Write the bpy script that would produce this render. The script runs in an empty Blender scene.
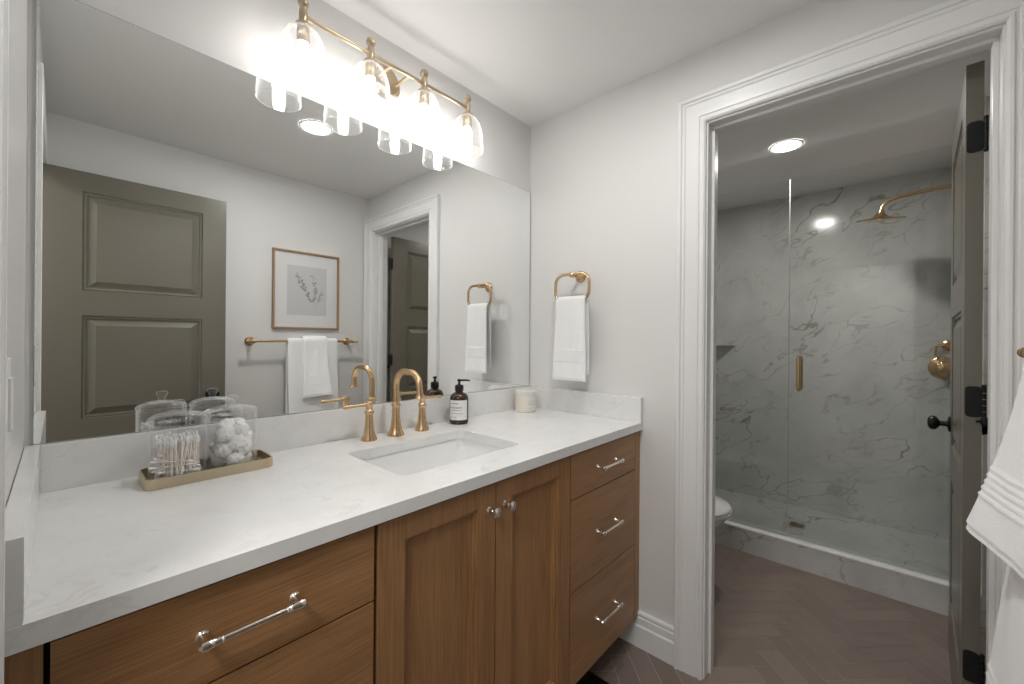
import bpy, bmesh, math, random
from mathutils import Vector, Matrix, noise
random.seed(7)
C = bpy.context.scene.collection
SC = bpy.context.scene
PI = math.pi

# ------------------------------------------------------------------ camera, exposure, world, lights
LW, RW, MW, FW, CEIL = -0.048, 1.61, 1.345, -0.33, 2.333     # left, right, mirror and front wall planes, ceiling height
EYE = 1.248
yaw, roll = math.radians(42.2555), math.radians(0.4448)
fw = Vector((math.cos(yaw), math.sin(yaw), 0)); rt = Vector((math.sin(yaw), -math.cos(yaw), 0)); up = Vector((0, 0, 1))
rt2 = rt * math.cos(roll) + up * math.sin(roll); up2 = up * math.cos(roll) - rt * math.sin(roll)
cam_d = bpy.data.cameras.new('camera'); cam = bpy.data.objects.new('camera', cam_d); C.objects.link(cam)
cam.matrix_world = Matrix(((rt2.x, up2.x, -fw.x, 0), (rt2.y, up2.y, -fw.y, 0), (rt2.z, up2.z, -fw.z, EYE), (0, 0, 0, 1)))
cam_d.sensor_width = 36; cam_d.lens = 411.74 * 36 / 1024; cam_d.shift_y = -2.09 / 1024; cam_d.clip_start = 0.01
SC.camera = cam
SC.view_settings.view_transform = 'Standard'; SC.view_settings.look = 'None'
SC.view_settings.gamma = 1; SC.view_settings.use_curve_mapping = False
SC.view_settings.exposure = 1.13
world = bpy.data.worlds.new('world'); SC.world = world; world.use_nodes = True
world.node_tree.nodes['Background'].inputs[0].default_value = (0.9, 0.95, 1, 1)
world.node_tree.nodes['Background'].inputs[1].default_value = 0.3

BULB_STRENGTH, CAN_STRENGTH, SHOWER_STRENGTH, HALL_WATTS = 21.5, 95.0, 100.0, 9.0

def area(name, loc, rot, size, watts, col=(1, 1, 1)):
    d = bpy.data.lights.new(name, 'AREA'); d.shape = 'DISK'; d.size = size; d.energy = watts; d.color = col
    o = bpy.data.objects.new(name, d); o.location = loc; o.rotation_euler = rot; C.objects.link(o); return o
area('hall_fill_light', (-0.72, 0.1, 2.30), (0, 0, 0), 0.5, HALL_WATTS, (1, 0.98, 0.95))  # fill added in the unseen hall, to shine in through the left doorway

# ------------------------------------------------------------------ materials
def new_mat(name):
    m = bpy.data.materials.new(name); m.use_nodes = True
    nt = m.node_tree; return m, nt, nt.nodes, nt.links, nt.nodes['Principled BSDF']
def plain(name, col, rough=0.5, metal=0.0, bump=0, bscale=200, spec=None, vary=0.0, emit=0):
    m, nt, N, L, b = new_mat(name)
    b.inputs['Base Color'].default_value = (*col, 1); b.inputs['Roughness'].default_value = rough; b.inputs['Metallic'].default_value = metal
    if spec is not None: b.inputs['Specular IOR Level'].default_value = spec
    tc = N.new('ShaderNodeTexCoord')
    if vary:
        n = N.new('ShaderNodeTexNoise'); n.inputs['Scale'].default_value = 6; n.inputs['Detail'].default_value = 4
        L.new(tc.outputs['Object'], n.inputs['Vector'])
        r = N.new('ShaderNodeMixRGB'); r.blend_type = 'MIX'
        r.inputs[1].default_value = (*[c * (1 - vary) for c in col], 1); r.inputs[2].default_value = (*[min(1, c * (1 + vary)) for c in col], 1)
        L.new(n.outputs['Fac'], r.inputs[0]); L.new(r.outputs[0], b.inputs['Base Color'])
    if bump:
        n = N.new('ShaderNodeTexNoise'); n.inputs['Scale'].default_value = bscale; n.inputs['Detail'].default_value = 3
        L.new(tc.outputs['Object'], n.inputs['Vector'])
        bp = N.new('ShaderNodeBump'); bp.inputs['Strength'].default_value = bump; bp.inputs['Distance'].default_value = 0.002
        L.new(n.outputs['Fac'], bp.inputs['Height']); L.new(bp.outputs['Normal'], b.inputs['Normal'])
    if emit:
        b.inputs['Emission Color'].default_value = (*col, 1); b.inputs['Emission Strength'].default_value = emit
    return m
def wood(name, grain, dark=(0.228, 0.112, 0.043), light=(0.435, 0.236, 0.106)):
    m, nt, N, L, b = new_mat(name)
    tc = N.new('ShaderNodeTexCoord'); mp = N.new('ShaderNodeMapping')
    mp.inputs['Scale'].default_value = (3.0, 60, 115) if grain == 'x' else (115, 60, 3.0)
    L.new(tc.outputs['Object'], mp.inputs['Vector'])
    n = N.new('ShaderNodeTexNoise'); n.inputs['Scale'].default_value = 2.2; n.inputs['Detail'].default_value = 7; n.inputs['Roughness'].default_value = 0.65; n.inputs['Distortion'].default_value = 0.4
    L.new(mp.outputs[0], n.inputs['Vector'])
    mp2 = N.new('ShaderNodeMapping'); mp2.inputs['Scale'].default_value = (0.8, 5, 7) if grain == 'x' else (7, 5, 0.8)
    L.new(tc.outputs['Object'], mp2.inputs['Vector'])
    n2 = N.new('ShaderNodeTexNoise'); n2.inputs['Scale'].default_value = 1.6; n2.inputs['Detail'].default_value = 3; n2.inputs['Distortion'].default_value = 0.8
    L.new(mp2.outputs[0], n2.inputs['Vector'])
    mx = N.new('ShaderNodeMath'); mx.operation = 'MULTIPLY_ADD'; mx.inputs[1].default_value = 0.6
    hl = N.new('ShaderNodeMath'); hl.operation = 'MULTIPLY'; hl.inputs[1].default_value = 0.4
    L.new(n2.outputs['Fac'], hl.inputs[0]); L.new(n.outputs['Fac'], mx.inputs[0]); L.new(hl.outputs[0], mx.inputs[2])
    cr = N.new('ShaderNodeValToRGB'); e = cr.color_ramp.elements
    e[0].position = 0.36; e[0].color = (*dark, 1); e[1].position = 0.66; e[1].color = (*light, 1)
    L.new(mx.outputs[0], cr.inputs[0]); L.new(cr.outputs[0], b.inputs['Base Color'])
    b.inputs['Roughness'].default_value = 0.38
    bp = N.new('ShaderNodeBump'); bp.inputs['Strength'].default_value = 0.12; bp.inputs['Distance'].default_value = 0.001
    L.new(n.outputs['Fac'], bp.inputs['Height']); L.new(bp.outputs['Normal'], b.inputs['Normal'])
    return m
def marble(name, base, vein, vein2, scale=1.0, width=0.02, rough=0.12, strength=0.8, shade_=0.82, smooth=2.5, cover=(0.42, 0.66), warp_k=0.9):
    m, nt, N, L, b = new_mat(name)
    tc = N.new('ShaderNodeTexCoord')
    mp = N.new('ShaderNodeMapping'); mp.inputs['Scale'].default_value = (scale,) * 3; mp.inputs['Rotation'].default_value = (0.5, 0.3, 0.4)
    L.new(tc.outputs['Object'], mp.inputs['Vector'])
    warp = N.new('ShaderNodeTexNoise'); warp.inputs['Scale'].default_value = 1.8; warp.inputs['Detail'].default_value = 5
    L.new(mp.outputs[0], warp.inputs['Vector'])
    add = N.new('ShaderNodeVectorMath'); add.operation = 'MULTIPLY_ADD'; add.inputs[1].default_value = (warp_k,) * 3
    L.new(warp.outputs['Color'], add.inputs[0]); L.new(mp.outputs[0], add.inputs[2])
    def vein_layer(sc, w, stretch):
        mm = N.new('ShaderNodeMapping'); mm.inputs['Scale'].default_value = stretch
        L.new(add.outputs[0], mm.inputs['Vector'])
        v = N.new('ShaderNodeTexNoise'); v.inputs['Scale'].default_value = sc; v.inputs['Detail'].default_value = smooth; v.inputs['Roughness'].default_value = 0.5
        L.new(mm.outputs[0], v.inputs['Vector'])
        s = N.new('ShaderNodeMath'); s.operation = 'SUBTRACT'; s.inputs[1].default_value = 0.5; L.new(v.outputs['Fac'], s.inputs[0])
        a = N.new('ShaderNodeMath'); a.operation = 'ABSOLUTE'; L.new(s.outputs[0], a.inputs[0])
        mr = N.new('ShaderNodeMapRange'); mr.interpolation_type = 'SMOOTHSTEP'
        mr.inputs[1].default_value = 0; mr.inputs[2].default_value = w; mr.inputs[3].default_value = 1; mr.inputs[4].default_value = 0
        L.new(a.outputs[0], mr.inputs[0])
        k = N.new('ShaderNodeTexNoise'); k.inputs['Scale'].default_value = sc * 1.3; k.inputs['Detail'].default_value = 2
        sh = N.new('ShaderNodeVectorMath'); sh.operation = 'ADD'; sh.inputs[1].default_value = (7.3, 1.2, 4.4)
        L.new(mp.outputs[0], sh.inputs[0]); L.new(sh.outputs[0], k.inputs['Vector'])
        mk = N.new('ShaderNodeMapRange'); mk.inputs[1].default_value = cover[0]; mk.inputs[2].default_value = cover[1]
        L.new(k.outputs['Fac'], mk.inputs[0])
        mu = N.new('ShaderNodeMath'); mu.operation = 'MULTIPLY'; L.new(mr.outputs[0], mu.inputs[0]); L.new(mk.outputs[0], mu.inputs[1])
        return mu
    v1 = vein_layer(1.0, width, (0.6, 1.2, 2.6)); v2 = vein_layer(2.2, width * 1.1, (0.8, 0.6, 1.9))
    cloud = N.new('ShaderNodeTexNoise'); cloud.inputs['Scale'].default_value = 2.2; cloud.inputs['Detail'].default_value = 6
    L.new(add.outputs[0], cloud.inputs['Vector'])
    c0 = N.new('ShaderNodeMixRGB'); c0.inputs[1].default_value = (*base, 1); c0.inputs[2].default_value = (*[c * shade_ for c in base], 1)
    cm = N.new('ShaderNodeMapRange'); cm.inputs[1].default_value = 0.42; cm.inputs[2].default_value = 0.75; L.new(cloud.outputs['Fac'], cm.inputs[0])
    L.new(cm.outputs[0], c0.inputs[0])
    last = c0
    for vv, cc, st in ((v2, vein2, strength * 0.6), (v1, vein, strength)):
        f = N.new('ShaderNodeMath'); f.operation = 'MULTIPLY'; f.inputs[1].default_value = st; L.new(vv.outputs[0], f.inputs[0])
        mxx = N.new('ShaderNodeMixRGB'); mxx.inputs[2].default_value = (*cc, 1)
        L.new(f.outputs[0], mxx.inputs[0]); L.new(last.outputs[0], mxx.inputs[1]); last = mxx
    L.new(last.outputs[0], b.inputs['Base Color']); b.inputs['Roughness'].default_value = rough
    return m
def metal(name, col, rough=0.28):
    m = plain(name, col, rough, 1.0)
    nt = m.node_tree; N = nt.nodes; L = nt.links; b = N['Principled BSDF']
    tc = N.new('ShaderNodeTexCoord'); n = N.new('ShaderNodeTexNoise'); n.inputs['Scale'].default_value = 90; n.inputs['Detail'].default_value = 2
    L.new(tc.outputs['Object'], n.inputs['Vector'])
    mr = N.new('ShaderNodeMapRange'); mr.inputs[3].default_value = rough * 0.97; mr.inputs[4].default_value = rough * 1.03
    L.new(n.outputs['Fac'], mr.inputs[0]); L.new(mr.outputs[0], b.inputs['Roughness'])
    return m
def clear_glass(name, tint=(1, 1, 1), rough=0.0, ior=1.45, haze=0.0, rim_glow=0.0):
    m, nt, N, L, b = new_mat(name); N.remove(b)
    tr = N.new('ShaderNodeBsdfTransparent'); tr.inputs[0].default_value = (*tint, 1)
    gl = N.new('ShaderNodeBsdfGlossy'); gl.inputs['Roughness'].default_value = rough; gl.inputs['Color'].default_value = (1, 1, 1, 1)
    ge = N.new('ShaderNodeNewGeometry'); dp = N.new('ShaderNodeVectorMath'); dp.operation = 'DOT_PRODUCT'
    L.new(ge.outputs['Incoming'], dp.inputs[0]); L.new(ge.outputs['Normal'], dp.inputs[1])
    def mth(op, a, b=None):
        q = N.new('ShaderNodeMath'); q.operation = op
        for i, x in enumerate((a, b)):
            if x is None: continue
            if isinstance(x, (int, float)): q.inputs[i].default_value = x
            else: L.new(x, q.inputs[i])
        return q.outputs[0]
    graze = mth('POWER', mth('SUBTRACT', 1.0, mth('ABSOLUTE', dp.outputs['Value'])), 4.0)
    f0 = ((ior - 1) / (ior + 1)) ** 2          # Schlick's Fresnel, the same from either side of the pane
    fres = mth('ADD', mth('MULTIPLY', mth('POWER', mth('SUBTRACT', 1.0, mth('ABSOLUTE', dp.outputs['Value'])), 5.0), 1 - f0), f0)
    mx = N.new('ShaderNodeMixShader'); L.new(fres, mx.inputs[0]); L.new(tr.outputs[0], mx.inputs[1]); L.new(gl.outputs[0], mx.inputs[2])
    last = mx
    if haze or rim_glow:                       # seeds, plus lit glow painted in: white scatter, most where glass is edge-on
        df = N.new('ShaderNodeBsdfDiffuse'); df.inputs[0].default_value = (0.9, 0.9, 0.9, 1); tl = N.new('ShaderNodeBsdfTranslucent'); tl.inputs[0].default_value = (0.9, 0.9, 0.9, 1)
        m2 = N.new('ShaderNodeMixShader'); m2.inputs[0].default_value = 0.5; L.new(df.outputs[0], m2.inputs[1]); L.new(tl.outputs[0], m2.inputs[2])
        m3 = N.new('ShaderNodeMixShader'); L.new(mth('ADD', mth('MULTIPLY', graze, rim_glow), haze), m3.inputs[0])
        L.new(mx.outputs[0], m3.inputs[1]); L.new(m2.outputs[0], m3.inputs[2]); last = m3
    L.new(last.outputs[0], N['Material Output'].inputs[0])
    return m
def emitter(name, col, s):
    m, nt, N, L, b = new_mat(name); N.remove(b)
    e = N.new('ShaderNodeEmission'); e.inputs[0].default_value = (*col, 1); e.inputs[1].default_value = s
    L.new(e.outputs[0], N['Material Output'].inputs[0]); return m
def terry(name, col=(0.86, 0.86, 0.86)):
    m, nt, N, L, b = new_mat(name)
    b.inputs['Base Color'].default_value = (*col, 1); b.inputs['Roughness'].default_value = 0.95; b.inputs['Specular IOR Level'].default_value = 0.1
    b.inputs['Sheen Weight'].default_value = 0.25
    tc = N.new('ShaderNodeTexCoord')
    n = N.new('ShaderNodeTexNoise'); n.inputs['Scale'].default_value = 420; n.inputs['Detail'].default_value = 2
    n2 = N.new('ShaderNodeTexNoise'); n2.inputs['Scale'].default_value = 60; n2.inputs['Detail'].default_value = 3
    L.new(tc.outputs['Object'], n.inputs['Vector']); L.new(tc.outputs['Object'], n2.inputs['Vector'])
    ad = N.new('ShaderNodeMath'); ad.operation = 'ADD'; L.new(n.outputs['Fac'], ad.inputs[0]); L.new(n2.outputs['Fac'], ad.inputs[1])
    bp = N.new('ShaderNodeBump'); bp.inputs['Strength'].default_value = 0.35; bp.inputs['Distance'].default_value = 0.002
    L.new(ad.outputs[0], bp.inputs['Height']); L.new(bp.outputs['Normal'], b.inputs['Normal'])
    return m
def tile_mat(name):
    m, nt, N, L, b = new_mat(name)
    at = N.new('ShaderNodeVertexColor'); at.layer_name = 'tone'
    tc = N.new('ShaderNodeTexCoord'); n = N.new('ShaderNodeTexNoise'); n.inputs['Scale'].default_value = 9; n.inputs['Detail'].default_value = 5
    L.new(tc.outputs['Object'], n.inputs['Vector'])
    c = N.new('ShaderNodeMixRGB'); c.inputs[1].default_value = (0.185, 0.141, 0.119, 1); c.inputs[2].default_value = (0.25, 0.198, 0.17, 1)
    mm = N.new('ShaderNodeMath'); mm.operation = 'MULTIPLY_ADD'; mm.inputs[1].default_value = 0.45
    h = N.new('ShaderNodeMath'); h.operation = 'MULTIPLY'; h.inputs[1].default_value = 0.55; L.new(at.outputs['Color'], h.inputs[0])
    L.new(n.outputs['Fac'], mm.inputs[0]); L.new(h.outputs[0], mm.inputs[2]); L.new(mm.outputs[0], c.inputs[0])
    L.new(c.outputs[0], b.inputs['Base Color']); b.inputs['Roughness'].default_value = 0.42
    return m

M = dict(
    wall=plain('wall_paint', (0.74, 0.733, 0.722), 0.5, bump=0.05, bscale=350),
    satin=plain('satin_wall_paint', (0.74, 0.733, 0.722), 0.26, bump=0.02, bscale=350),
    ceil=plain('ceiling_paint', (0.83, 0.825, 0.815), 0.8, bump=0.05, bscale=250),
    trim=plain('trim_paint', (0.80, 0.80, 0.79), 0.35),
    door=plain('olive_door_paint', (0.152, 0.140, 0.110), 0.30),
    wood_h=wood('stained_wood_across', 'x'), wood_v=wood('stained_wood_upright', 'z'),
    dark=plain('dark_recess', (0.012, 0.010, 0.009), 0.8),
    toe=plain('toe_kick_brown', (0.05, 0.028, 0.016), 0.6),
    quartz=marble('white_quartz', (0.80, 0.80, 0.79), (0.60, 0.585, 0.57), (0.66, 0.65, 0.64), 5.0, 0.016, 0.16, 0.42, shade_=0.94),
    marble=marble('veined_marble_tile', (0.66, 0.66, 0.65), (0.235, 0.190, 0.155), (0.34, 0.30, 0.27), 1.9, 0.0125, 0.14, 0.78, smooth=3.0, cover=(0.38, 0.62), warp_k=0.30),
    ceramic=plain('white_ceramic', (0.84, 0.84, 0.83), 0.08),
    brass=metal('champagne_brass', (0.66, 0.46, 0.272), 0.27),
    brass_lamp=metal('aged_brass', (0.55, 0.45, 0.32), 0.30),
    tray=metal('brushed_brass_tray', (0.62, 0.53, 0.38), 0.36),
    nickel=metal('polished_nickel', (0.86, 0.80, 0.74), 0.16),
    black=plain('black_metal', (0.008, 0.008, 0.009), 0.45, spec=0.3),
    mirror=plain('silvered_glass', (0.925, 0.94, 0.93), 0.0, 1.0),
    mirror_edge=plain('mirror_edge', (0.30, 0.33, 0.32), 0.2),
    shade=clear_glass('seeded_clear_glass', (0.965, 0.965, 0.965), 0.02, 1.5, 0.015, 0.35),
    jar=clear_glass('clear_jar_glass', (0.992, 0.994, 0.994), 0.0, 1.42, 0.006, 0.40),
    screen=clear_glass('shower_glass', (0.945, 0.96, 0.95), 0.0, 1.42),
    pane=clear_glass('picture_glass', (0.97, 0.97, 0.97), 0.0, 1.3),
    bulb=emitter('lit_bulb', (1.0, 0.975, 0.94), BULB_STRENGTH),
    can=emitter('lit_diffuser', (1.0, 0.985, 0.965), CAN_STRENGTH),
    can_shower=emitter('lit_shower_diffuser', (1.0, 0.96, 0.91), SHOWER_STRENGTH),
    terry=terry('white_terry'),
    tile=tile_mat('brown_tile'),
    grout=plain('pale_grout', (0.46, 0.40, 0.35), 0.8),
    amber=plain('amber_glass', (0.030, 0.010, 0.004), 0.06),
    paper=plain('label_paper', (0.78, 0.77, 0.76), 0.6),
    ink=plain('label_ink', (0.06, 0.06, 0.06), 0.7),
    ink_soft=plain('soft_ink', (0.30, 0.30, 0.30), 0.7),
    wax=plain('cream_candle_glass', (0.80, 0.73, 0.64), 0.2),
    lid=plain('pale_stone_lid', (0.74, 0.73, 0.70), 0.35, vary=0.08),
    cotton=plain('cotton_wool', (0.88, 0.87, 0.86), 1.0, bump=0.6, bscale=90),
    stick=plain('paper_stick', (0.92, 0.84, 0.77), 0.8),
    frame=plain('oak_frame', (0.36, 0.225, 0.125), 0.45, vary=0.15),
    mat=plain('picture_mount', (0.80, 0.80, 0.80), 0.8),
    print_=plain('print_paper', (0.64, 0.645, 0.65), 0.8),
    seal=plain('clear_seal_strip', (0.42, 0.42, 0.40), 0.3),
    plastic=plain('white_plastic', (0.82, 0.82, 0.82), 0.3),
    grille=metal('bronze_grille', (0.16, 0.13, 0.10), 0.35),
    hallfloor=plain('hall_carpet', (0.35, 0.32, 0.28), 0.9, bump=0.3, bscale=120),
)

# ------------------------------------------------------------------ mesh helpers
class MB:
    def __init__(s): s.bm = bmesh.new(); s.mi = 0
    def face(s, vs):
        try: f = s.bm.faces.new(vs)
        except ValueError: return None
        f.material_index = s.mi; return f
    def v(s, p): return s.bm.verts.new(p)
    def poly(s, pts): return s.face([s.v(p) for p in pts])
    def box(s, x0, x1, y0, y1, z0, z1, bev=0, seg=2):
        vs = [s.v((x, y, z)) for x in (x0, x1) for y in (y0, y1) for z in (z0, z1)]
        fs = [s.face([vs[i] for i in q]) for q in ((0, 1, 3, 2), (4, 6, 7, 5), (0, 4, 5, 1), (2, 3, 7, 6), (0, 2, 6, 4), (1, 5, 7, 3))]
        if bev:
            es = list({e for f in fs for e in f.edges})
            bmesh.ops.bevel(s.bm, geom=es, offset=bev, segments=seg, profile=0.7, affect='EDGES')
        return s
    def loft(s, rings, close=True, cap0=True, cap1=True):
        R = [[s.v(p) for p in r] for r in rings]; n = len(R[0])
        for a, b in zip(R, R[1:]):
            for i in range(n if close else n - 1):
                s.face([a[i], a[(i + 1) % n], b[(i + 1) % n], b[i]])
        if close and cap0: s.face(R[0][::-1])
        if close and cap1: s.face(R[-1])
        return s
    def lathe(s, c, prof, seg=24, axis=(0, 0, 1), cap0=True, cap1=True):
        a = Vector(axis).normalized(); u = a.orthogonal().normalized(); w = a.cross(u); c = Vector(c)
        rings = [[c + a * h + (u * math.cos(2 * PI * i / seg) + w * math.sin(2 * PI * i / seg)) * max(r, 1e-5) for i in range(seg)] for r, h in prof]
        return s.loft(rings, True, cap0, cap1)
    def tube(s, pts, r, seg=12, cap=True):
        pts = [Vector(p) for p in pts]; n = len(pts); rs = r if isinstance(r, (list, tuple)) else [r] * n
        t0 = (pts[1] - pts[0]).normalized(); u = t0.orthogonal().normalized(); rings = []
        for i, p in enumerate(pts):
            t = (pts[min(i + 1, n - 1)] - pts[max(i - 1, 0)]).normalized()
            u = (u - t * u.dot(t)).normalized(); w = t.cross(u)
            rings.append([p + (u * math.cos(2 * PI * k / seg) + w * math.sin(2 * PI * k / seg)) * rs[i] for k in range(seg)])
        return s.loft(rings, True, cap, cap)
    def sphere(s, c, r, seg=16, sc=(1, 1, 1)):
        n = seg // 2; c = Vector(c)
        rings = [[c + Vector((sc[0] * r * math.sin(PI * j / n) * math.cos(2 * PI * i / seg), sc[1] * r * math.sin(PI * j / n) * math.sin(2 * PI * i / seg), -sc[2] * r * math.cos(PI * j / n))) for i in range(seg)] for j in range(1, n)]
        return s.loft(rings)
    def extrude_z(s, loop, z0, z1, bev=0):
        s.loft([[(x, y, z0) for x, y in loop], [(x, y, z1) for x, y in loop]]); return s
    def build(s, name, mats, parent=None, origin=None, smooth=True, angle=35):
        bmesh.ops.recalc_face_normals(s.bm, faces=s.bm.faces[:])
        o0 = Vector(origin) if origin is not None else (Vector(root_of(parent).location) if parent else Vector((0, 0, 0)))
        bmesh.ops.translate(s.bm, verts=s.bm.verts[:], vec=-o0)
        me = bpy.data.meshes.new(name); s.bm.to_mesh(me); s.bm.free()
        for m in (mats if isinstance(mats, (list, tuple)) else [mats]): me.materials.append(m)
        if smooth:
            me.shade_smooth(); me.set_sharp_from_angle(angle=math.radians(angle))
        o = bpy.data.objects.new(name, me); C.objects.link(o)
        if parent: o.parent = parent
        else: o.location = o0
        return o
def root_of(o):
    while o.parent: o = o.parent
    return o
def tag(o, label, cat, group=None):
    o['label'] = label; o['category'] = cat
    if group: o['group'] = group
    return o
def thing(name, label, cat, loc, group=None):
    o = bpy.data.objects.new(name, None); o.empty_display_size = 0.05; C.objects.link(o); o.location = loc
    return tag(o, label, cat, group)
def struct(o): o['kind'] = 'structure'; return o
def copy_tree(o, parent=None):
    c = o.copy(); C.objects.link(c); c.parent = parent
    for ch in [x for x in bpy.data.objects if x.parent == o]: copy_tree(ch, c)
    return c
def rrect(x0, x1, y0, y1, r, n=6):
    out = []
    for cx, cy, a in ((x1 - r, y1 - r, 0), (x0 + r, y1 - r, 90), (x0 + r, y0 + r, 180), (x1 - r, y0 + r, 270)):
        for i in range(n + 1):
            t = math.radians(a + 90 * i / n); out.append((cx + r * math.cos(t), cy + r * math.sin(t)))
    return out
def relief(mb, x0, x1, z0, z1, y, sgn, panels, rings):
    """a flat face in the plane y (facing sgn) with sunk or raised panels: rings = [(inset, depth)]"""
    xs = sorted({x0, x1, *[p[0] for p in panels], *[p[1] for p in panels]}); zs = sorted({z0, z1, *[p[2] for p in panels], *[p[3] for p in panels]})
    for i in range(len(xs) - 1):
        for j in range(len(zs) - 1):
            mx, mz = (xs[i] + xs[i + 1]) / 2, (zs[j] + zs[j + 1]) / 2
            if any(p[0] < mx < p[1] and p[2] < mz < p[3] for p in panels): continue
            mb.poly([(xs[i], y, zs[j]), (xs[i + 1], y, zs[j]), (xs[i + 1], y, zs[j + 1]), (xs[i], y, zs[j + 1])])
    for p in panels:
        prev = None
        for ins, dep in [(0, 0)] + rings:
            q = [mb.v(c) for c in ((p[0] + ins, y - sgn * dep, p[2] + ins), (p[1] - ins, y - sgn * dep, p[2] + ins), (p[1] - ins, y - sgn * dep, p[3] - ins), (p[0] + ins, y - sgn * dep, p[3] - ins))]
            if prev:
                for k in range(4): mb.face([prev[k], prev[(k + 1) % 4], q[(k + 1) % 4], q[k]])
            prev = q
        mb.face(prev)
def arc(c, r, a0, a1, n, plane='yz', x=0):
    out = []
    for i in range(n + 1):
        t = math.radians(a0 + (a1 - a0) * i / n); p, q = c[0] + r * math.cos(t), c[1] + r * math.sin(t)
        out.append({'yz': (x, p, q), 'xz': (p, x, q), 'xy': (p, q, x)}[plane])
    return out

# ------------------------------------------------------------------ the room
OPEN_Y0, OPEN_Y1, OPEN_TOP = -0.215, 0.490, 2.054         # shower-room doorway in the right wall
LO_Y0, LO_Y1 = -0.235, 0.625                                # doorway in the left wall
THK = 0.115
def wall_box(name, boxes, m=None):
    mb = MB()
    for b in boxes: mb.box(*b)
    return struct(mb.build(name, m or M['wall'], smooth=False))
wall_box('wall_back', [(LW - THK, 3.80, MW, MW + 0.12, 0, CEIL)])
wall_box('wall_front', [(LW - THK, 3.80, FW - 0.12, FW, 0, CEIL)])
wall_box('wall_right', [(RW, RW + THK, FW, OPEN_Y0 - 0.02, 0, CEIL), (RW, RW + THK, OPEN_Y1 + 0.02, MW, 0, CEIL), (RW, RW + THK, OPEN_Y0 - 0.02, OPEN_Y1 + 0.02, OPEN_TOP + 0.02, CEIL)])
wall_box('wall_left', [(LW - THK, LW, FW, LO_Y0 - 0.02, 0, CEIL), (LW - THK, LW, LO_Y1 + 0.02, MW, 0, CEIL), (LW - THK, LW, LO_Y0 - 0.02, LO_Y1 + 0.02, OPEN_TOP + 0.02, CEIL)], M['satin'])
wall_box('wall_far', [(3.68, 3.80, FW, MW, 0, CEIL)], M['marble'])
wall_box('wall_shower_left', [(2.735, 3.68, 1.15, MW, 0, CEIL)], M['marble'])
wall_box('wall_shower_right', [(2.735, 3.68, FW, FW + 0.012, 0, CEIL)], M['marble'])
wall_box('ceiling', [(LW - THK, 3.80, FW - 0.12, MW + 0.12, CEIL, CEIL + 0.1)], M['ceil'])
wall_box('wall_hall', [(-1.42, -1.32, -1.2, 1.5, 0, CEIL), (-1.42, LW - THK, 1.465, 1.565, 0, CEIL), (-1.42, LW - THK, -1.2, -1.1, 0, CEIL), (LW - THK - 0.02, LW - THK, -1.1, FW - 0.1, 0, CEIL)])
wall_box('ceiling_hall', [(-1.42, LW - THK, -1.2, 1.565, CEIL, CEIL + 0.1)], M['ceil'])
wall_box('floor_hall', [(-1.42, LW - 0.06, -1.2, 1.565, -0.05, 0)], M['hallfloor'])
wall_box('floor_shower', [(2.80, 3.68, FW, 1.15, -0.05, 0.035)], M['marble'])

# herringbone tile floor: one mesh, grout bed and tiles
def floor_mesh():
    mb = MB(); mb.mi = 1; mb.box(LW - 0.06, 2.76, FW, MW, -0.05, -0.0012); mb.mi = 0
    cl = mb.bm.loops.layers.color.new('tone')
    W, n, g = 0.0762, 4, 0.0011
    ax, ay = Vector((math.cos(-PI / 4), math.sin(-PI / 4))), Vector((math.cos(PI / 4), math.sin(PI / 4)))
    org = Vector((2.015, 0.158)) + ax * W
    X0, X1, Y0, Y1 = LW - 0.05, 2.745, FW, MW
    def clip(poly):
        for axis, lim, sg in ((0, X0, 1), (0, X1, -1), (1, Y0, 1), (1, Y1, -1)):
            out = []
            for a, b in zip(poly, poly[1:] + poly[:1]):
                da, db = sg * (a[axis] - lim), sg * (b[axis] - lim)
                if da >= 0: out.append(a)
                if (da >= 0) != (db >= 0):
                    t = da / (da - db); out.append((a[0] + (b[0] - a[0]) * t, a[1] + (b[1] - a[1]) * t))
            poly = out
            if len(poly) < 3: return []
        return poly
    for i in range(-60, 60):
        for j in range(-12, 12):
            for (a0, a1, b0, b1) in ((0, n, 0, 1), (0, 1, 1, 1 + n)):
                a0 += i + n * j; a1 += i + n * j; b0 += i - n * j; b1 += i - n * j
                pts = []
                for a, b in ((a0 * W + g, b0 * W + g), (a1 * W - g, b0 * W + g), (a1 * W - g, b1 * W - g), (a0 * W + g, b1 * W - g)):
                    p = org + ax * a + ay * b; pts.append((p.x, p.y))
                pts = clip(pts)
                if not pts: continue
                t = random.random()
                f = mb.poly([(x, y, 0.0) for x, y in pts])
                if f:
                    for l in f.loops: l[cl] = (t, t, t, 1)
    bmesh.ops.recalc_face_normals(mb.bm, faces=mb.bm.faces[:])
    for f in mb.bm.faces:
        if f.material_index == 0 and f.normal.z < 0: f.normal_flip()
    return struct(mb.build('floor', [M['tile'], M['grout']], smooth=False))
floor_mesh()

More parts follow.
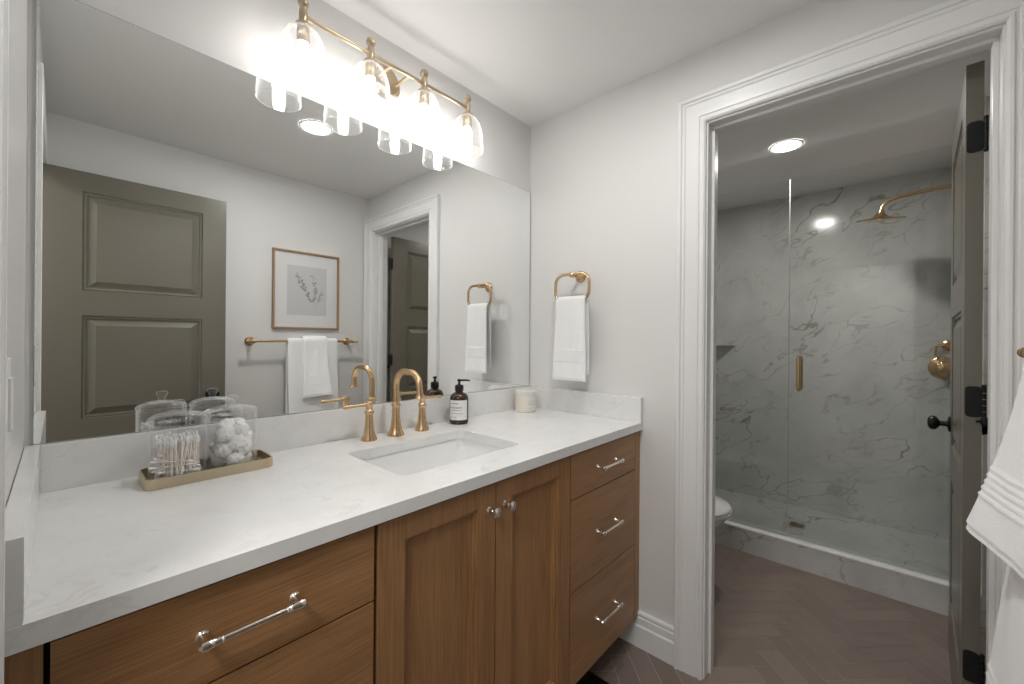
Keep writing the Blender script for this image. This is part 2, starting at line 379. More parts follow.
# door casings: a moulded profile swept round each opening
CASING = [(0, 0), (0, 0.012), (0.006, 0.017), (0.012, 0.017), (0.015, 0.012), (0.021, 0.012), (0.024, 0.016), (0.030, 0.017), (0.070, 0.019), (0.073, 0.0225), (0.079, 0.0225), (0.082, 0.019), (0.086, 0.025), (0.096, 0.026), (0.100, 0.022), (0.100, 0)]
def casing(name, xwall, sx, y0, y1, top, k_t=1.0, k_w=1.0):
    mb = MB(); rings = []
    for k in range(4):
        ring = []
        for w, t in CASING:
            w = w * k_w
            y = (y0 - w) if k in (0, 1) else (y1 + w); z = 0 if k in (0, 3) else top + w
            ring.append((xwall + sx * t * k_t, y, z))
        rings.append(ring)
    mb.loft(rings); return struct(mb.build(name, M['trim'], angle=25))
casing('trim_1', RW, -1, OPEN_Y0 - 0.005, OPEN_Y1 + 0.005, OPEN_TOP + 0.006)
casing('trim_2', LW, 1, LO_Y0 - 0.012, LO_Y1 + 0.012, OPEN_TOP + 0.006, 0.42, 0.55)
casing('trim_3', RW + THK, 1, OPEN_Y0 - 0.012, OPEN_Y1 + 0.012, OPEN_TOP + 0.012)
def jamb(name, x0, x1, y0, y1, top, stop_x):
    mb = MB()
    mb.box(x0, x1, y0 - 0.02, y0, 0, top); mb.box(x0, x1, y1, y1 + 0.02, 0, top); mb.box(x0, x1, y0 - 0.02, y1 + 0.02, top, top + 0.02)
    mb.box(stop_x, stop_x + 0.035, y0, y0 + 0.011, 0, top - 0.011, 0.002); mb.box(stop_x, stop_x + 0.035, y1 - 0.011, y1, 0, top - 0.011, 0.002); mb.box(stop_x, stop_x + 0.035, y0, y1, top - 0.011, top, 0.002)
    return struct(mb.build(name, M['trim'], smooth=False))
jamb('trim_4', RW - 0.001, RW + THK + 0.001, OPEN_Y0, OPEN_Y1, OPEN_TOP, RW + 0.04)
jamb('trim_5', LW - THK - 0.001, LW + 0.001, LO_Y0, LO_Y1, OPEN_TOP, LW - 0.078)

BASE = [(0, 0), (0.018, 0), (0.018, 0.085), (0.013, 0.091), (0.013, 0.118), (0.009, 0.122), (0.009, 0.128), (0.013, 0.132), (0.011, 0.139), (0.0, 0.142)]
def baseboard(name, p0, p1, nrm):
    mb = MB(); rings = []
    for p in (p0, p1): rings.append([(p[0] + nrm[0] * t, p[1] + nrm[1] * t, z) for t, z in BASE])
    mb.loft(rings); return struct(mb.build(name, M['trim'], angle=25))
baseboard('baseboard_right', (RW, MW), (RW, OPEN_Y1 + 0.1048), (-1, 0))
baseboard('baseboard_front', (LW, FW), (RW, FW), (0, 1))
baseboard('baseboard_shower_room', (RW + THK, MW), (RW + THK, OPEN_Y1 + 0.1048), (1, 0))
baseboard('baseboard_shower_room_back', (RW + THK, MW), (2.74, MW), (0, -1))
# curb of the shower
mb = MB(); mb.box(2.74, 2.84, FW + 0.0125, 1.1495, 0, 0.134); struct(mb.build('trim_6', M['marble'], smooth=False))
mb = MB(); mb.box(2.737, 2.848, FW + 0.0125, 1.1495, 0.134, 0.142, 0.002); struct(mb.build('trim_7', M['quartz']))

# ------------------------------------------------------------------ panelled doors
DW, DH, DT = 0.712, 2.046, 0.035
PANELS = [(0.128, DW - 0.112, z0, z1) for z0, z1 in ((0.235, 0.715), (0.850, 1.350), (1.470, 1.950))]
RINGS = [(0.002, 0.006), (0.007, 0.004), (0.012, 0.005), (0.014, 0.011), (0.020, 0.0115), (0.046, 0.003), (0.048, 0.0015)]
def panel_door(name, label):
    """leaf from the hinge (0,0) along +x, thickness towards -y"""
    mb = MB()
    relief(mb, 0, DW, 0.012, DH, 0.0, 1, PANELS, RINGS); relief(mb, 0, DW, 0.012, DH, -DT, -1, PANELS, RINGS)
    for q in (((0, 0), (0, -DT)), ((DW, 0), (DW, -DT))):
        mb.poly([(q[0][0], q[0][1], 0.012), (q[1][0], q[1][1], 0.012), (q[1][0], q[1][1], DH), (q[0][0], q[0][1], DH)])
    for z in (0.012, DH): mb.poly([(0, 0, z), (DW, 0, z), (DW, -DT, z), (0, -DT, z)])
    bmesh.ops.remove_doubles(mb.bm, verts=mb.bm.verts[:], dist=1e-5)
    o = mb.build(name, M['door'], angle=20); o['kind'] = 'structure'
    return o
def knob_mb(mb, x, y, z, s):
    mb.lathe((x, y, z), [(0.031, 0), (0.031, 0.004), (0.027, 0.008), (0.012, 0.010), (0.010, 0.016), (0.010, 0.030), (0.016, 0.034), (0.026, 0.041), (0.029, 0.050), (0.026, 0.059), (0.016, 0.065), (0.004, 0.066)], 24, (0, s, 0))
    return mb
def hinge_mb(mb, z, edge_x=-0.0015, pin=(-0.009, 0.003), rk=0.0048):
    h = 0.044
    ys = rrect(-DT + 0.001, -0.002, z - h, z + h, 0.010, 5)
    mb.loft([[(edge_x, a, b) for a, b in ys], [(edge_x + 0.0016, a, b) for a, b in ys]])
    for k in range(5):
        a = z - h + k * 2 * h / 5
        mb.lathe((pin[0], pin[1], a + 0.0008), [(rk, 0), (rk, 2 * h / 5 - 0.0016)], 12)
    mb.sphere((pin[0], pin[1], z + h + 0.002), 0.0055, 10); mb.sphere((pin[0], pin[1], z - h - 0.002), 0.0055, 10)
    return mb
def add_furniture(leaf):
    kx = DW - 0.065
    for s, y in ((1, 0.0), (-1, -DT)):
        o = knob_mb(MB(), kx, y, 0.925, s).build('door_knob', M['black'], leaf, (0, 0, 0)); o['label'] = 'round black door knob'
    for z in (1.835, 1.083, 0.33):
        o = hinge_mb(MB(), z, pin=(-0.009, -DT - 0.003)).build('hinge', M['black'], leaf, (0, 0, 0)); o['label'] = 'black butt hinge'
    o = MB().box(DW - 0.001, DW + 0.001, -0.029, -0.006, 0.89, 0.96).build('latch_plate', M['black'], leaf, (0, 0, 0)); o['label'] = 'black latch plate'
d1 = panel_door('door_1', ''); d1.location = (LW - 0.006, -0.198, 0.0); add_furniture(d1); d1.rotation_euler.z = math.radians(0.3)
d1['label'] = 'olive grey panelled door folded open against the towel bar wall'
d2 = panel_door('door_2', ''); d2.location = (RW + THK + 0.024, -0.166, 0.0); add_furniture(d2); d2.rotation_euler.z = math.radians(-2.4)
d2['label'] = 'olive grey panelled door opened into the shower room'
mb = MB(); mb.lathe((-0.010, -DT - 0.004, 1.030), [(0.006, -0.012), (0.009, 0.0), (0.006, 0.012)], 16); mb.tube([(-0.010, -DT, 1.030), (-0.020, -DT + 0.012, 1.030)], 0.003, 8)
o = mb.build('door_stop', M['black'], d2, (0, 0, 0)); o['label'] = 'black hinge pin door stop'

# ------------------------------------------------------------------ vanity cabinet
CF, CZ0, CZ1 = 0.746, 0.118, 0.884          # door face plane, underside and top of the case
van = thing('vanity_cabinet', 'brown stained wooden bathroom vanity with drawers and two panelled doors', 'vanity', (0.78, 1.05, 0))
FT = 0.020
mb = MB(); mb.box(LW + 0.002, RW - 0.002, CF + FT + 0.002, CF + FT + 0.02, CZ0, CZ1 - 0.001)                 # face frame
mb.box(LW + 0.002, RW - 0.002, CF + FT + 0.02, MW - 0.002, CZ0, CZ0 + 0.018); mb.box(LW + 0.002, LW + 0.02, CF + FT + 0.02, MW - 0.002, CZ0, CZ1 - 0.001)
mb.box(RW - 0.02, RW - 0.002, CF + FT + 0.02, MW - 0.002, CZ0, CZ1 - 0.001)
mb.build('case', M['dark'], van, smooth=False)
for x0, x1 in ((LW + 0.002, -0.0105), (1.568, RW - 0.002)):
    MB().box(x0, x1, CF, CF + FT + 0.004, CZ0, CZ1 - 0.004, 0.001).build('filler_strip', M['wood_v'], van, smooth=False)
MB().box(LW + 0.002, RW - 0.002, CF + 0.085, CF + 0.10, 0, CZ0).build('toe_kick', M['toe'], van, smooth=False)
def pull(parent, xc, z, half):
    y = CF
    mb = MB()
    for s in (-1, 1):
        x = xc + s * half
        mb.lathe((x, y, z), [(0.0085, 0), (0.0085, 0.003), (0.0065, 0.005), (0.0045, 0.008), (0.0042, 0.026)], 16, (0, -1, 0))
    mb.tube([(xc - half - 0.004, y - 0.030, z), (xc + half + 0.004, y - 0.030, z)], 0.0048, 14)
    for s in (-1, 1):
        x = xc + s * half
        mb.lathe((x - s * 0.022, y - 0.030, z), [(0.0050, 0), (0.0062, 0.002), (0.0052, 0.004), (0.0062, 0.006), (0.0055, 0.010), (0.0070, 0.015), (0.0080, 0.022), (0.0070, 0.028), (0.003, 0.032)], 16, (s, 0, 0))
    o = mb.build('handle', M['nickel'], parent); o['label'] = 'polished nickel bar handle'
def drawer(x0, x1, z0, z1, half):
    d = MB().box(x0, x1, CF, CF + FT, z0, z1, 0.0015).build('drawer', M['wood_h'], van, smooth=False)
    pull(d, (x0 + x1) / 2 - (0.006 if x0 > 1 else 0), (z0 + z1) / 2 + 0.003, half)
Z3 = ((0.732, 0.877), (0.4315, 0.7285), (0.122, 0.428))
for z0, z1 in Z3:
    drawer(-0.005, 0.4215, z0, z1, 0.064)
    drawer(1.1095, 1.5645, z0, z1, 0.064)
def cab_door(x0, x1, kx):
    mb = MB(); z0, z1 = 0.122, 0.877
    st = 0.062
    relief(mb, x0, x1, z0, z1, CF, -1, [(x0 + st, x1 - st, z0 + 0.06, z1 - 0.050)], [(0.0015, 0.006), (0.0085, 0.0065), (0.0095, 0.012), (0.0150, 0.0125), (0.0160, 0.0165)])
    for a, b in (((x0, z0), (x1, z0)), ((x1, z0), (x1, z1)), ((x1, z1), (x0, z1)), ((x0, z1), (x0, z0))):
        mb.poly([(a[0], CF, a[1]), (b[0], CF, b[1]), (b[0], CF + FT, b[1]), (a[0], CF + FT, a[1])])
    mb.poly([(x0, CF + FT, z0), (x1, CF + FT, z0), (x1, CF + FT, z1), (x0, CF + FT, z1)])
    bmesh.ops.remove_doubles(mb.bm, verts=mb.bm.verts[:], dist=1e-5)
    d = mb.build('door', M['wood_v'], van, smooth=False)
    k = MB().lathe((kx, CF, 0.815), [(0.0085, 0), (0.0085, 0.002), (0.0055, 0.005), (0.0045, 0.014), (0.006, 0.017), (0.0105, 0.020), (0.0135, 0.025), (0.0130, 0.030), (0.009, 0.0335), (0.002, 0.0345)], 20, (0, -1, 0)).build('knob', M['nickel'], d)
    k['label'] = 'polished nickel cabinet knob'
cab_door(0.4295, 0.7620, 0.738); cab_door(0.7660, 1.1035, 0.796)

# ------------------------------------------------------------------ countertop, sink
KF, KT = 0.734, 0.915
top = thing('countertop', 'white quartz vanity countertop with low splashbacks, running wall to wall', 'countertop', (0.78, 1.04, 0.877))
SX0, SX1, SY0, SY1 = 0.561, 0.999, 0.862, 1.160
def slab_with_hole(name, x0, x1, y0, y1, z0, z1, hole, mat, parent):
    bm = bmesh.new(); loops = []
    for z in (z0, z1):
        o = [bm.verts.new((x, y, z)) for x, y in ((x0, y0), (x1, y0), (x1, y1), (x0, y1))]; h = [bm.verts.new((x, y, z)) for x, y in hole]
        es = [bm.edges.new((o[i], o[(i + 1) % 4])) for i in range(4)] + [bm.edges.new((h[i], h[(i + 1) % len(h)])) for i in range(len(h))]
        bmesh.ops.triangle_fill(bm, edges=es, use_beauty=True); loops.append((o, h))
    for idx in (0, 1):
        a, b = loops[0][idx], loops[1][idx]; n = len(a)
        for i in range(n): bm.faces.new([a[i], a[(i + 1) % n], b[(i + 1) % n], b[i]])
    mb = MB(); mb.bm.free(); mb.bm = bm
    return mb.build(name, mat, parent, smooth=False)
slab_with_hole('slab', LW + 0.001, RW - 0.001, KF, MW - 0.001, 0.8852, KT, rrect(SX0, SX1, SY0, SY1, 0.022, 6), M['quartz'], top)
SPT = 1.0165
MB().box(LW + 0.0225, RW - 0.021, MW - 0.021, MW - 0.001, KT, SPT, 0.0015).build('backsplash', M['quartz'], top, smooth=False)
MB().box(LW + 0.001, LW + 0.0225, KF + 0.001, MW - 0.001, KT, SPT, 0.0015).build('side_splash', M['quartz'], top, smooth=False)
MB().box(RW - 0.021, RW - 0.001, KF + 0.001, MW - 0.001, KT, SPT, 0.0015).build('side_splash', M['quartz'], top, smooth=False)
sink = thing('sink_basin', 'white ceramic undermount sink basin set below the countertop', 'sink', (0.779, 1.016, 0.75))
mb = MB(); rings = []
for ins, z, r in ((-0.022, 0.8848, 0.03), (-0.004, 0.8848, 0.024), (-0.003, 0.870, 0.026), (0.004, 0.82, 0.035), (0.014, 0.775, 0.045), (0.030, 0.752, 0.05), (0.075, 0.742, 0.05), (0.125, 0.739, 0.018)):
    rings.append([(x, y, z) for x, y in rrect(SX0 + ins, SX1 - ins, SY0 + ins, SY1 - ins, r, 6)])
mb.loft(rings, True, False, True)
mb.build('basin', M['ceramic'], sink, angle=50)
MB().lathe((0.779, 1.016, 0.7395), [(0.024, 0), (0.024, 0.002), (0.019, 0.003), (0.017, 0.001), (0.004, 0.003)], 24).build('drain', M['brass'], sink)

# ------------------------------------------------------------------ faucet
fau = thing('faucet', 'brushed gold widespread faucet with gooseneck spout and two lever handles', 'faucet', (0.788, 1.257, KT))
FY = 1.257
mb = MB()
mb.lathe((0.788, FY, KT), [(0.0285, 0), (0.0285, 0.003), (0.0265, 0.009), (0.022, 0.018), (0.0175, 0.035), (0.0145, 0.060), (0.0130, 0.085), (0.0125, 0.098), (0.0155, 0.102), (0.0165, 0.107), (0.0145, 0.112), (0.0115, 0.116)], 28)
mb.build('spout_base', M['brass'], fau)
neck = [(0.788, FY, KT + 0.112), (0.788, FY, 1.06)] + arc((FY - 0.052, 1.086), 0.052, 0, 90, 9, 'yz', 0.788) + arc((FY - 0.086, 1.086), 0.052, 90, 172, 9, 'yz', 0.788)
end = Vector(neck[-1]); neck += [(0.788, end.y - 0.0012, end.z - 0.014), (0.788, end.y - 0.0018, end.z - 0.024)]
MB().tube(neck, 0.0105, 16).build('spout', M['brass'], fau)
e = Vector(neck[-1]); sp = MB().lathe((e.x, e.y, e.z - 0.012), [(0.0145, -0.002), (0.0150, 0.001), (0.0125, 0.006), (0.0114, 0.018)], 20).build('outlet', M['brass'], fau)
mb = MB(); mb.tube([(0.788, FY + 0.018, KT), (0.788, FY + 0.018, KT + 0.075)], 0.0028, 8); mb.sphere((0.788, FY + 0.018, KT + 0.08), 0.006, 12)
mb.build('lift_rod', M['brass'], fau)
for x, s in ((0.688, -1), (0.897, 1)):
    mb = MB()
    mb.lathe((x, FY, KT), [(0.0255, 0), (0.0255, 0.003), (0.0240, 0.008), (0.0195, 0.018), (0.0155, 0.038), (0.0125, 0.065), (0.0118, 0.085), (0.0145, 0.089), (0.0150, 0.093), (0.0128, 0.098), (0.0105, 0.101), (0.0105, 0.112), (0.0125, 0.115), (0.0125, 0.122), (0.009, 0.127), (0.003, 0.129)], 26)
    h = mb.build('handle', M['brass'], fau)
    z = KT + 0.1185
    MB().tube([(x + s * 0.008, FY, z), (x + s * 0.03, FY, z - 0.001), (x + s * 0.06, FY, z - 0.002), (x + s * 0.084, FY, z - 0.003), (x + s * 0.088, FY, z - 0.003)], [0.0068, 0.0052, 0.0048, 0.0060, 0.0045], 14).build('lever', M['brass'], h)

# ------------------------------------------------------------------ mirror
mir = thing('wall_mirror', 'large frameless mirror standing on the backsplash and filling the wall', 'mirror', (0.78, MW, 1.018))
MB().box(LW + 0.0125, RW - 0.004, MW - 0.006, MW - 0.0005, 1.0172, 1.997).build('edge', M['mirror_edge'], mir, smooth=False)
mb = MB(); mb.box(LW + 0.0128, RW - 0.0065, MW - 0.0066, MW - 0.0058, 1.0185, 1.9955); mb.build('silvered_face', M['mirror'], mir, smooth=False)

# ------------------------------------------------------------------ vanity light
LX, LY, LZ = (0.467, 0.676, 0.885, 1.093), 1.243, 2.172
lamp = thing('vanity_light', 'aged brass four light vanity fixture with clear glass bell shades', 'wall lamp', (0.78, MW, 2.16))
mb = MB(); mb.lathe((0.787, MW - 0.0005, 2.172), [(0.060, 0), (0.060, 0.004), (0.055, 0.010), (0.048, 0.013), (0.046, 0.018), (0.040, 0.020), (0.002, 0.021)], 36, (0, -1, 0))
mb.build('backplate', M['brass_lamp'], lamp)
for x in (0.752, 0.822): MB().tube([(x, MW - 0.018, LZ), (x, LY, LZ)], 0.0055, 12).build('arm', M['brass_lamp'], lamp)
MB().tube([(LX[0] - 0.004, LY, LZ), (LX[3] + 0.004, LY, LZ)], 0.0068, 14).build('bar', M['brass_lamp'], lamp)
for x in LX:
    s = MB().lathe((x, LY, LZ), [(0.006, 0.020), (0.0105, 0.018), (0.0115, 0.010), (0.0115, -0.012), (0.009, -0.016), (0.009, -0.022), (0.021, -0.025), (0.0225, -0.029), (0.0215, -0.033), (0.0195, -0.035)], 24).build('socket', M['brass_lamp'], lamp)
    MB().lathe((x, LY, LZ + 0.018), [(0.006, 0), (0.0065, 0.006), (0.0120, 0.011), (0.0145, 0.017), (0.0145, 0.022), (0.0118, 0.026), (0.0118, 0.029), (0.006, 0.033), (0.001, 0.034)], 24).build('finial', M['brass_lamp'], s)
    MB().lathe((x, LY, 2.093), [(0.0165, 0), (0.0165, 0.045)], 20).build('lamp_holder', M['brass_lamp'], s)
    prof = [(0.0212, 2.137), (0.031, 2.134), (0.043, 2.122), (0.053, 2.101), (0.0595, 2.074), (0.0630, 2.040), (0.0645, 2.003)]
    mb = MB(); mb.lathe((x, LY, 0), prof + [(r - 0.0022, z - (0.0022 if z > 2.1 else 0)) for r, z in prof[::-1]], 40, cap0=False, cap1=False)
    mb.lathe((x, LY, 2.001), [(0.0620, 0), (0.0650, 0), (0.0650, 0.0028), (0.0620, 0.0028), (0.0620, 0)], 40, cap0=False, cap1=False)
    o = mb.build('glass_shade', M['shade'], lamp); o['label'] = 'clear glass bell shade'
    o = MB().lathe((x, LY, 0), [(0.008, 2.096), (0.012, 2.088), (0.0175, 2.070), (0.0185, 2.052), (0.0160, 2.034), (0.010, 2.022), (0.002, 2.018)], 20).build('bulb', M['bulb'], lamp); o['label'] = 'glowing bulb'

# ------------------------------------------------------------------ recessed ceiling lights
def downlight(name, label, x, y, m):
    t = thing(name, label, 'ceiling light', (x, y, CEIL))
    MB().lathe((x, y, CEIL), [(0.080, -0.0005), (0.080, -0.003), (0.075, -0.006), (0.064, -0.004), (0.063, -0.0005)], 40, cap0=False, cap1=False).build('trim_ring', M['trim'], t)
    MB().lathe((x, y, CEIL), [(0.0635, -0.0005), (0.0635, -0.0030), (0.03, -0.0032), (0.001, -0.0032)], 40, cap0=False).build('diffuser', m, t)
    return t
downlight('recessed_light', 'round recessed ceiling light seen reflected in the mirror', 0.885, 0.50, M['can'])
downlight('recessed_light', 'round recessed ceiling light above the shower room floor', 2.70, 0.416, M['can_shower'])

# ------------------------------------------------------------------ things on the counter
by = Vector((1.075, 1.259, KT))
bot = thing('soap_bottle', 'amber pump soap bottle with a white label standing beside the faucet', 'soap bottle', by)
MB().lathe(by, [(0.033, 0), (0.0368, 0.003), (0.0375, 0.008), (0.0375, 0.096), (0.0355, 0.106), (0.030, 0.115), (0.022, 0.121), (0.0155, 0.123), (0.0145, 0.130)], 32).build('bottle', M['amber'], bot)
p = MB(); p.lathe(by, [(0.0165, 0.1285), (0.0175, 0.130), (0.0175, 0.148), (0.0145, 0.152), (0.0075, 0.154), (0.0048, 0.158), (0.0048, 0.166), (0.0085, 0.168), (0.0085, 0.174), (0.002, 0.176)], 24)
pump = p.build('pump', M['black'], bot)
nd = Vector((0.72, -0.69, 0)); q = by + Vector((0, 0, 0.1705))
MB().tube([q, q + nd * 0.02, q + nd * 0.036, q + nd * 0.042 + Vector((0, 0, -0.003))], [0.0042, 0.0038, 0.0032, 0.0028], 10).build('nozzle', M['black'], pump)
def wrap(mb, c, r, a0, a1, z0, z1, t, n=24):
    ring = lambda z, rr: [(c.x + rr * math.cos(a0 + (a1 - a0) * i / n), c.y + rr * math.sin(a0 + (a1 - a0) * i / n), c.z + z) for i in range(n + 1)]
    mb.loft([ring(z0, r), ring(z1, r), ring(z1, r + t), ring(z0, r + t), ring(z0, r)], close=False)
    for i in (0, n):
        a = a0 + (a1 - a0) * i / n; d = Vector((math.cos(a), math.sin(a), 0))
        mb.poly([c + d * r + Vector((0, 0, z0)), c + d * (r + t) + Vector((0, 0, z0)), c + d * (r + t) + Vector((0, 0, z1)), c + d * r + Vector((0, 0, z1))])
aim = math.atan2(-by.y, -by.x)
mb = MB(); wrap(mb, by, 0.0376, aim - 1.15, aim + 0.95, 0.018, 0.095, 0.0004)
lab = mb.build('label', M['paper'], bot); lab['label'] = 'white paper label'
mb = MB()
def marks(mb, z, h, spans, a_left=aim - 1.0):
    for s0, s1 in spans: wrap(mb, by, 0.0380, a_left + s0 * 1.7, a_left + s1 * 1.7, z, z + h, 0.00025, 6)
marks(mb, 0.0640, 0.0042, ((0.0, 0.05), (0.08, 0.13), (0.22, 0.27), (0.29, 0.34), (0.38, 0.42), (0.45, 0.55), (0.58, 0.62), (0.66, 0.74)))
marks(mb, 0.0815, 0.0022, ((0.0, 0.06), (0.12, 0.3), (0.34, 0.55)))
marks(mb, 0.0555, 0.0014, ((0.06, 0.3), (0.33, 0.5), (0.53, 0.72)))
marks(mb, 0.0425, 0.0014, ((0.0, 0.25), (0.28, 0.5), (0.53, 0.8)))
marks(mb, 0.0290, 0.0014, ((0.0, 0.2), (0.23, 0.4)))
mb.build('print', M['ink'], lab)

cy = Vector((1.474, 1.250, KT))
can_ = thing('candle', 'cream glass candle with a pale lid in the back corner of the counter', 'candle', cy)
MB().lathe(cy, [(0.045, 0), (0.0485, 0.003), (0.049, 0.010), (0.049, 0.080), (0.047, 0.082)], 36).build('jar', M['wax'], can_)
o = MB().lathe(cy, [(0.043, 0.0805), (0.0505, 0.0825), (0.0510, 0.086), (0.0510, 0.097), (0.0485, 0.1000), (0.002, 0.1005)], 36).build('lid', M['lid'], can_)
aimc = math.atan2(-cy.y, -cy.x)
mb = MB(); wrap(mb, cy, 0.0492, aimc + 0.1, aimc + 1.15, 0.012, 0.070, 0.0004)
cl_ = mb.build('label', M['lid'], can_); cl_['label'] = 'pale label'
mb = MB()
for z in (0.052, 0.042, 0.036, 0.020): wrap(mb, cy, 0.0496, aimc + 0.25, aimc + (0.95 if z != 0.020 else 0.7), z, z + 0.0014, 0.0002, 8)
mb.build('print', M['ink_soft'], cl_)

# tray with two glass jars
TC = Vector((0.252, 1.232, KT)); TR = math.radians(0.0)
tray = thing('vanity_tray', 'rectangular brushed gold tray under the two glass jars', 'tray', TC)
mb = MB()
o_ = rrect(TC.x - 0.127, TC.x + 0.127, TC.y - 0.060, TC.y + 0.060, 0.020, 6); i_ = rrect(TC.x - 0.123, TC.x + 0.123, TC.y - 0.056, TC.y + 0.056, 0.016, 6)
mb.loft([[(x, y, KT + z) for x, y in l] for l, z in ((o_, 0.0005), (o_, 0.024), (i_, 0.024), (i_, 0.004))])
mb.build('dish', M['tray'], tray, angle=40)
def jar(x, y, label):
    z = KT + 0.0045; c = Vector((x, y, z))
    t = thing('glass_jar', label, 'jar', c, 'glass jars on the tray')
    R = 0.0530
    MB().lathe(c, [(R - 0.006, 0), (R - 0.001, 0.002), (R, 0.008), (R, 0.137), (R - 0.0022, 0.137), (R - 0.0022, 0.010), (R - 0.006, 0.006), (0.001, 0.006)], 40).build('jar_body', M['jar'], t)
    MB().lathe(c, [(R - 0.0028, 0.131), (R - 0.0028, 0.1375), (R + 0.0015, 0.1375), (R + 0.0015, 0.1425), (R - 0.004, 0.1480), (0.030, 0.1540), (0.010, 0.1570), (0.010, 0.1535), (0.028, 0.150), (R - 0.006, 0.1435), (R - 0.006, 0.131), (R - 0.0028, 0.131)], 40, cap0=False, cap1=False).build('lid', M['jar'], t)
    MB().lathe(c, [(0.008, 0.1555), (0.007, 0.161), (0.0085, 0.167), (0.0125, 0.173), (0.0130, 0.178), (0.011, 0.182), (0.002, 0.1825)], 20).build('lid_knob', M['jar'], t)
    return c
j1 = jar(0.189, 1.224, 'lidded glass jar full of cotton swabs on the gold tray')
j2 = jar(0.300, 1.236, 'lidded glass jar full of cotton balls on the gold tray')
def swab_mb():
    mb = MB(); mb.tube([(0, 0, -0.030), (0, 0, 0.030)], 0.0012, 6); mb.mi = 1
    for s in (-1, 1): mb.lathe((0, 0, s * 0.037), [(0.0012, -s * 0.011), (0.0024, -s * 0.008), (0.0030, -s * 0.003), (0.0028, s * 0.0), (0.0015, s * 0.0025)], 8)
    return mb
sw0 = None; SWL = 'cotton swab with pale stick packed into the glass jar on the tray'
def place(o, p, d, roll_=0):
    o.location = p; o.rotation_mode = 'QUATERNION'; o.rotation_quaternion = Vector((0, 0, 1)).rotation_difference(Vector(d).normalized())
spots = []
rr = random.Random(3)
for k in range(104):
    for _ in range(60):
        a, r = rr.uniform(0, 2 * PI), 0.040 * math.sqrt(rr.uniform(0.02, 1)); q = Vector((r * math.cos(a), r * math.sin(a), 0))
        if all((q - s).length > 0.0057 for s in spots): break
    spots.append(q)
    tilt = Vector((rr.uniform(-.20, .20), rr.uniform(-.20, .20), 1))
    p = j1 + q + Vector((0, 0, 0.050 + rr.uniform(-0.003, 0.016)))
    for sgn in (-1, 1):        # keep both ends inside the glass
        e_ = q + tilt.normalized() * 0.04 * sgn; e2 = Vector((e_.x, e_.y))
        if e2.length > 0.042: tilt.x -= sgn * e2.x / e2.length * 0.10; tilt.y -= sgn * e2.y / e2.length * 0.10
    if sw0 is None:
        sw0 = swab_mb().build('cotton_swab', [M['stick'], M['cotton']], None, (0, 0, 0)); s = sw0
    else: s = sw0.copy(); C.objects.link(s)
    tag(s, SWL, 'cotton swab', 'cotton swabs in the jar'); place(s, p, tilt)
for k in range(16):             # a few lying across the near side of the jar
    s = sw0.copy(); C.objects.link(s); tag(s, SWL, 'cotton swab', 'cotton swabs in the jar')
    place(s, j1 + Vector((-0.008 + rr.uniform(-.008, .008), -0.026 + rr.uniform(-.008, .006), 0.011 + 0.0026 * k)), (1, -0.15 + rr.uniform(-.3, .3), rr.uniform(-.5, .55)))
def cotton_ball_mesh(seed, r):
    rg = random.Random(seed); mb = MB(); ico = bmesh.ops.create_icosphere(mb.bm, subdivisions=4, radius=r)
    lob = [Vector((rg.gauss(0, 1), rg.gauss(0, 1), rg.gauss(0, 1))).normalized() for _ in range(9)]
    for v in mb.bm.verts:
        n = v.co.normalized(); v.co *= 0.84 + 0.17 * max(max(0, n.dot(l)) ** 4 for l in lob) + 0.14 * noise.noise(n * 3.1 + lob[0] * 5) + 0.08 * noise.noise(n * 7 + lob[1] * 5) + rg.uniform(-.012, .012)
    return mb
ball_spots = [(0.022, 0.0, .022), (-0.022, 0.006, .022), (0, -0.024, .022), (0.004, 0.026, .022), (0.020, -0.014, .047), (-0.020, -0.014, .048), (-0.004, 0.022, .047), (0.024, 0.012, .050), (-0.024, 0.014, .052),
              (0.004, -0.024, .066), (0.022, 0.000, .074), (-0.020, 0.004, .075), (0.000, 0.020, .074), (-0.018, -0.018, .088), (0.014, -0.016, .094), (0.012, 0.012, .100), (-0.012, 0.008, .102)]
protos = []
for k, sp_ in enumerate(ball_spots):
    if k < 3:
        o = cotton_ball_mesh(k, 0.0225).build('cotton_ball', M['cotton'], None, (0, 0, 0)); protos.append(o)
    else: o = protos[k % 3].copy(); C.objects.link(o)
    tag(o, 'fluffy white cotton ball heaped in the glass jar', 'cotton ball', 'cotton balls in the jar')
    o.location = j2 + Vector(sp_); o.rotation_euler = (k * 1.3, k * 0.7, k * 2.1)

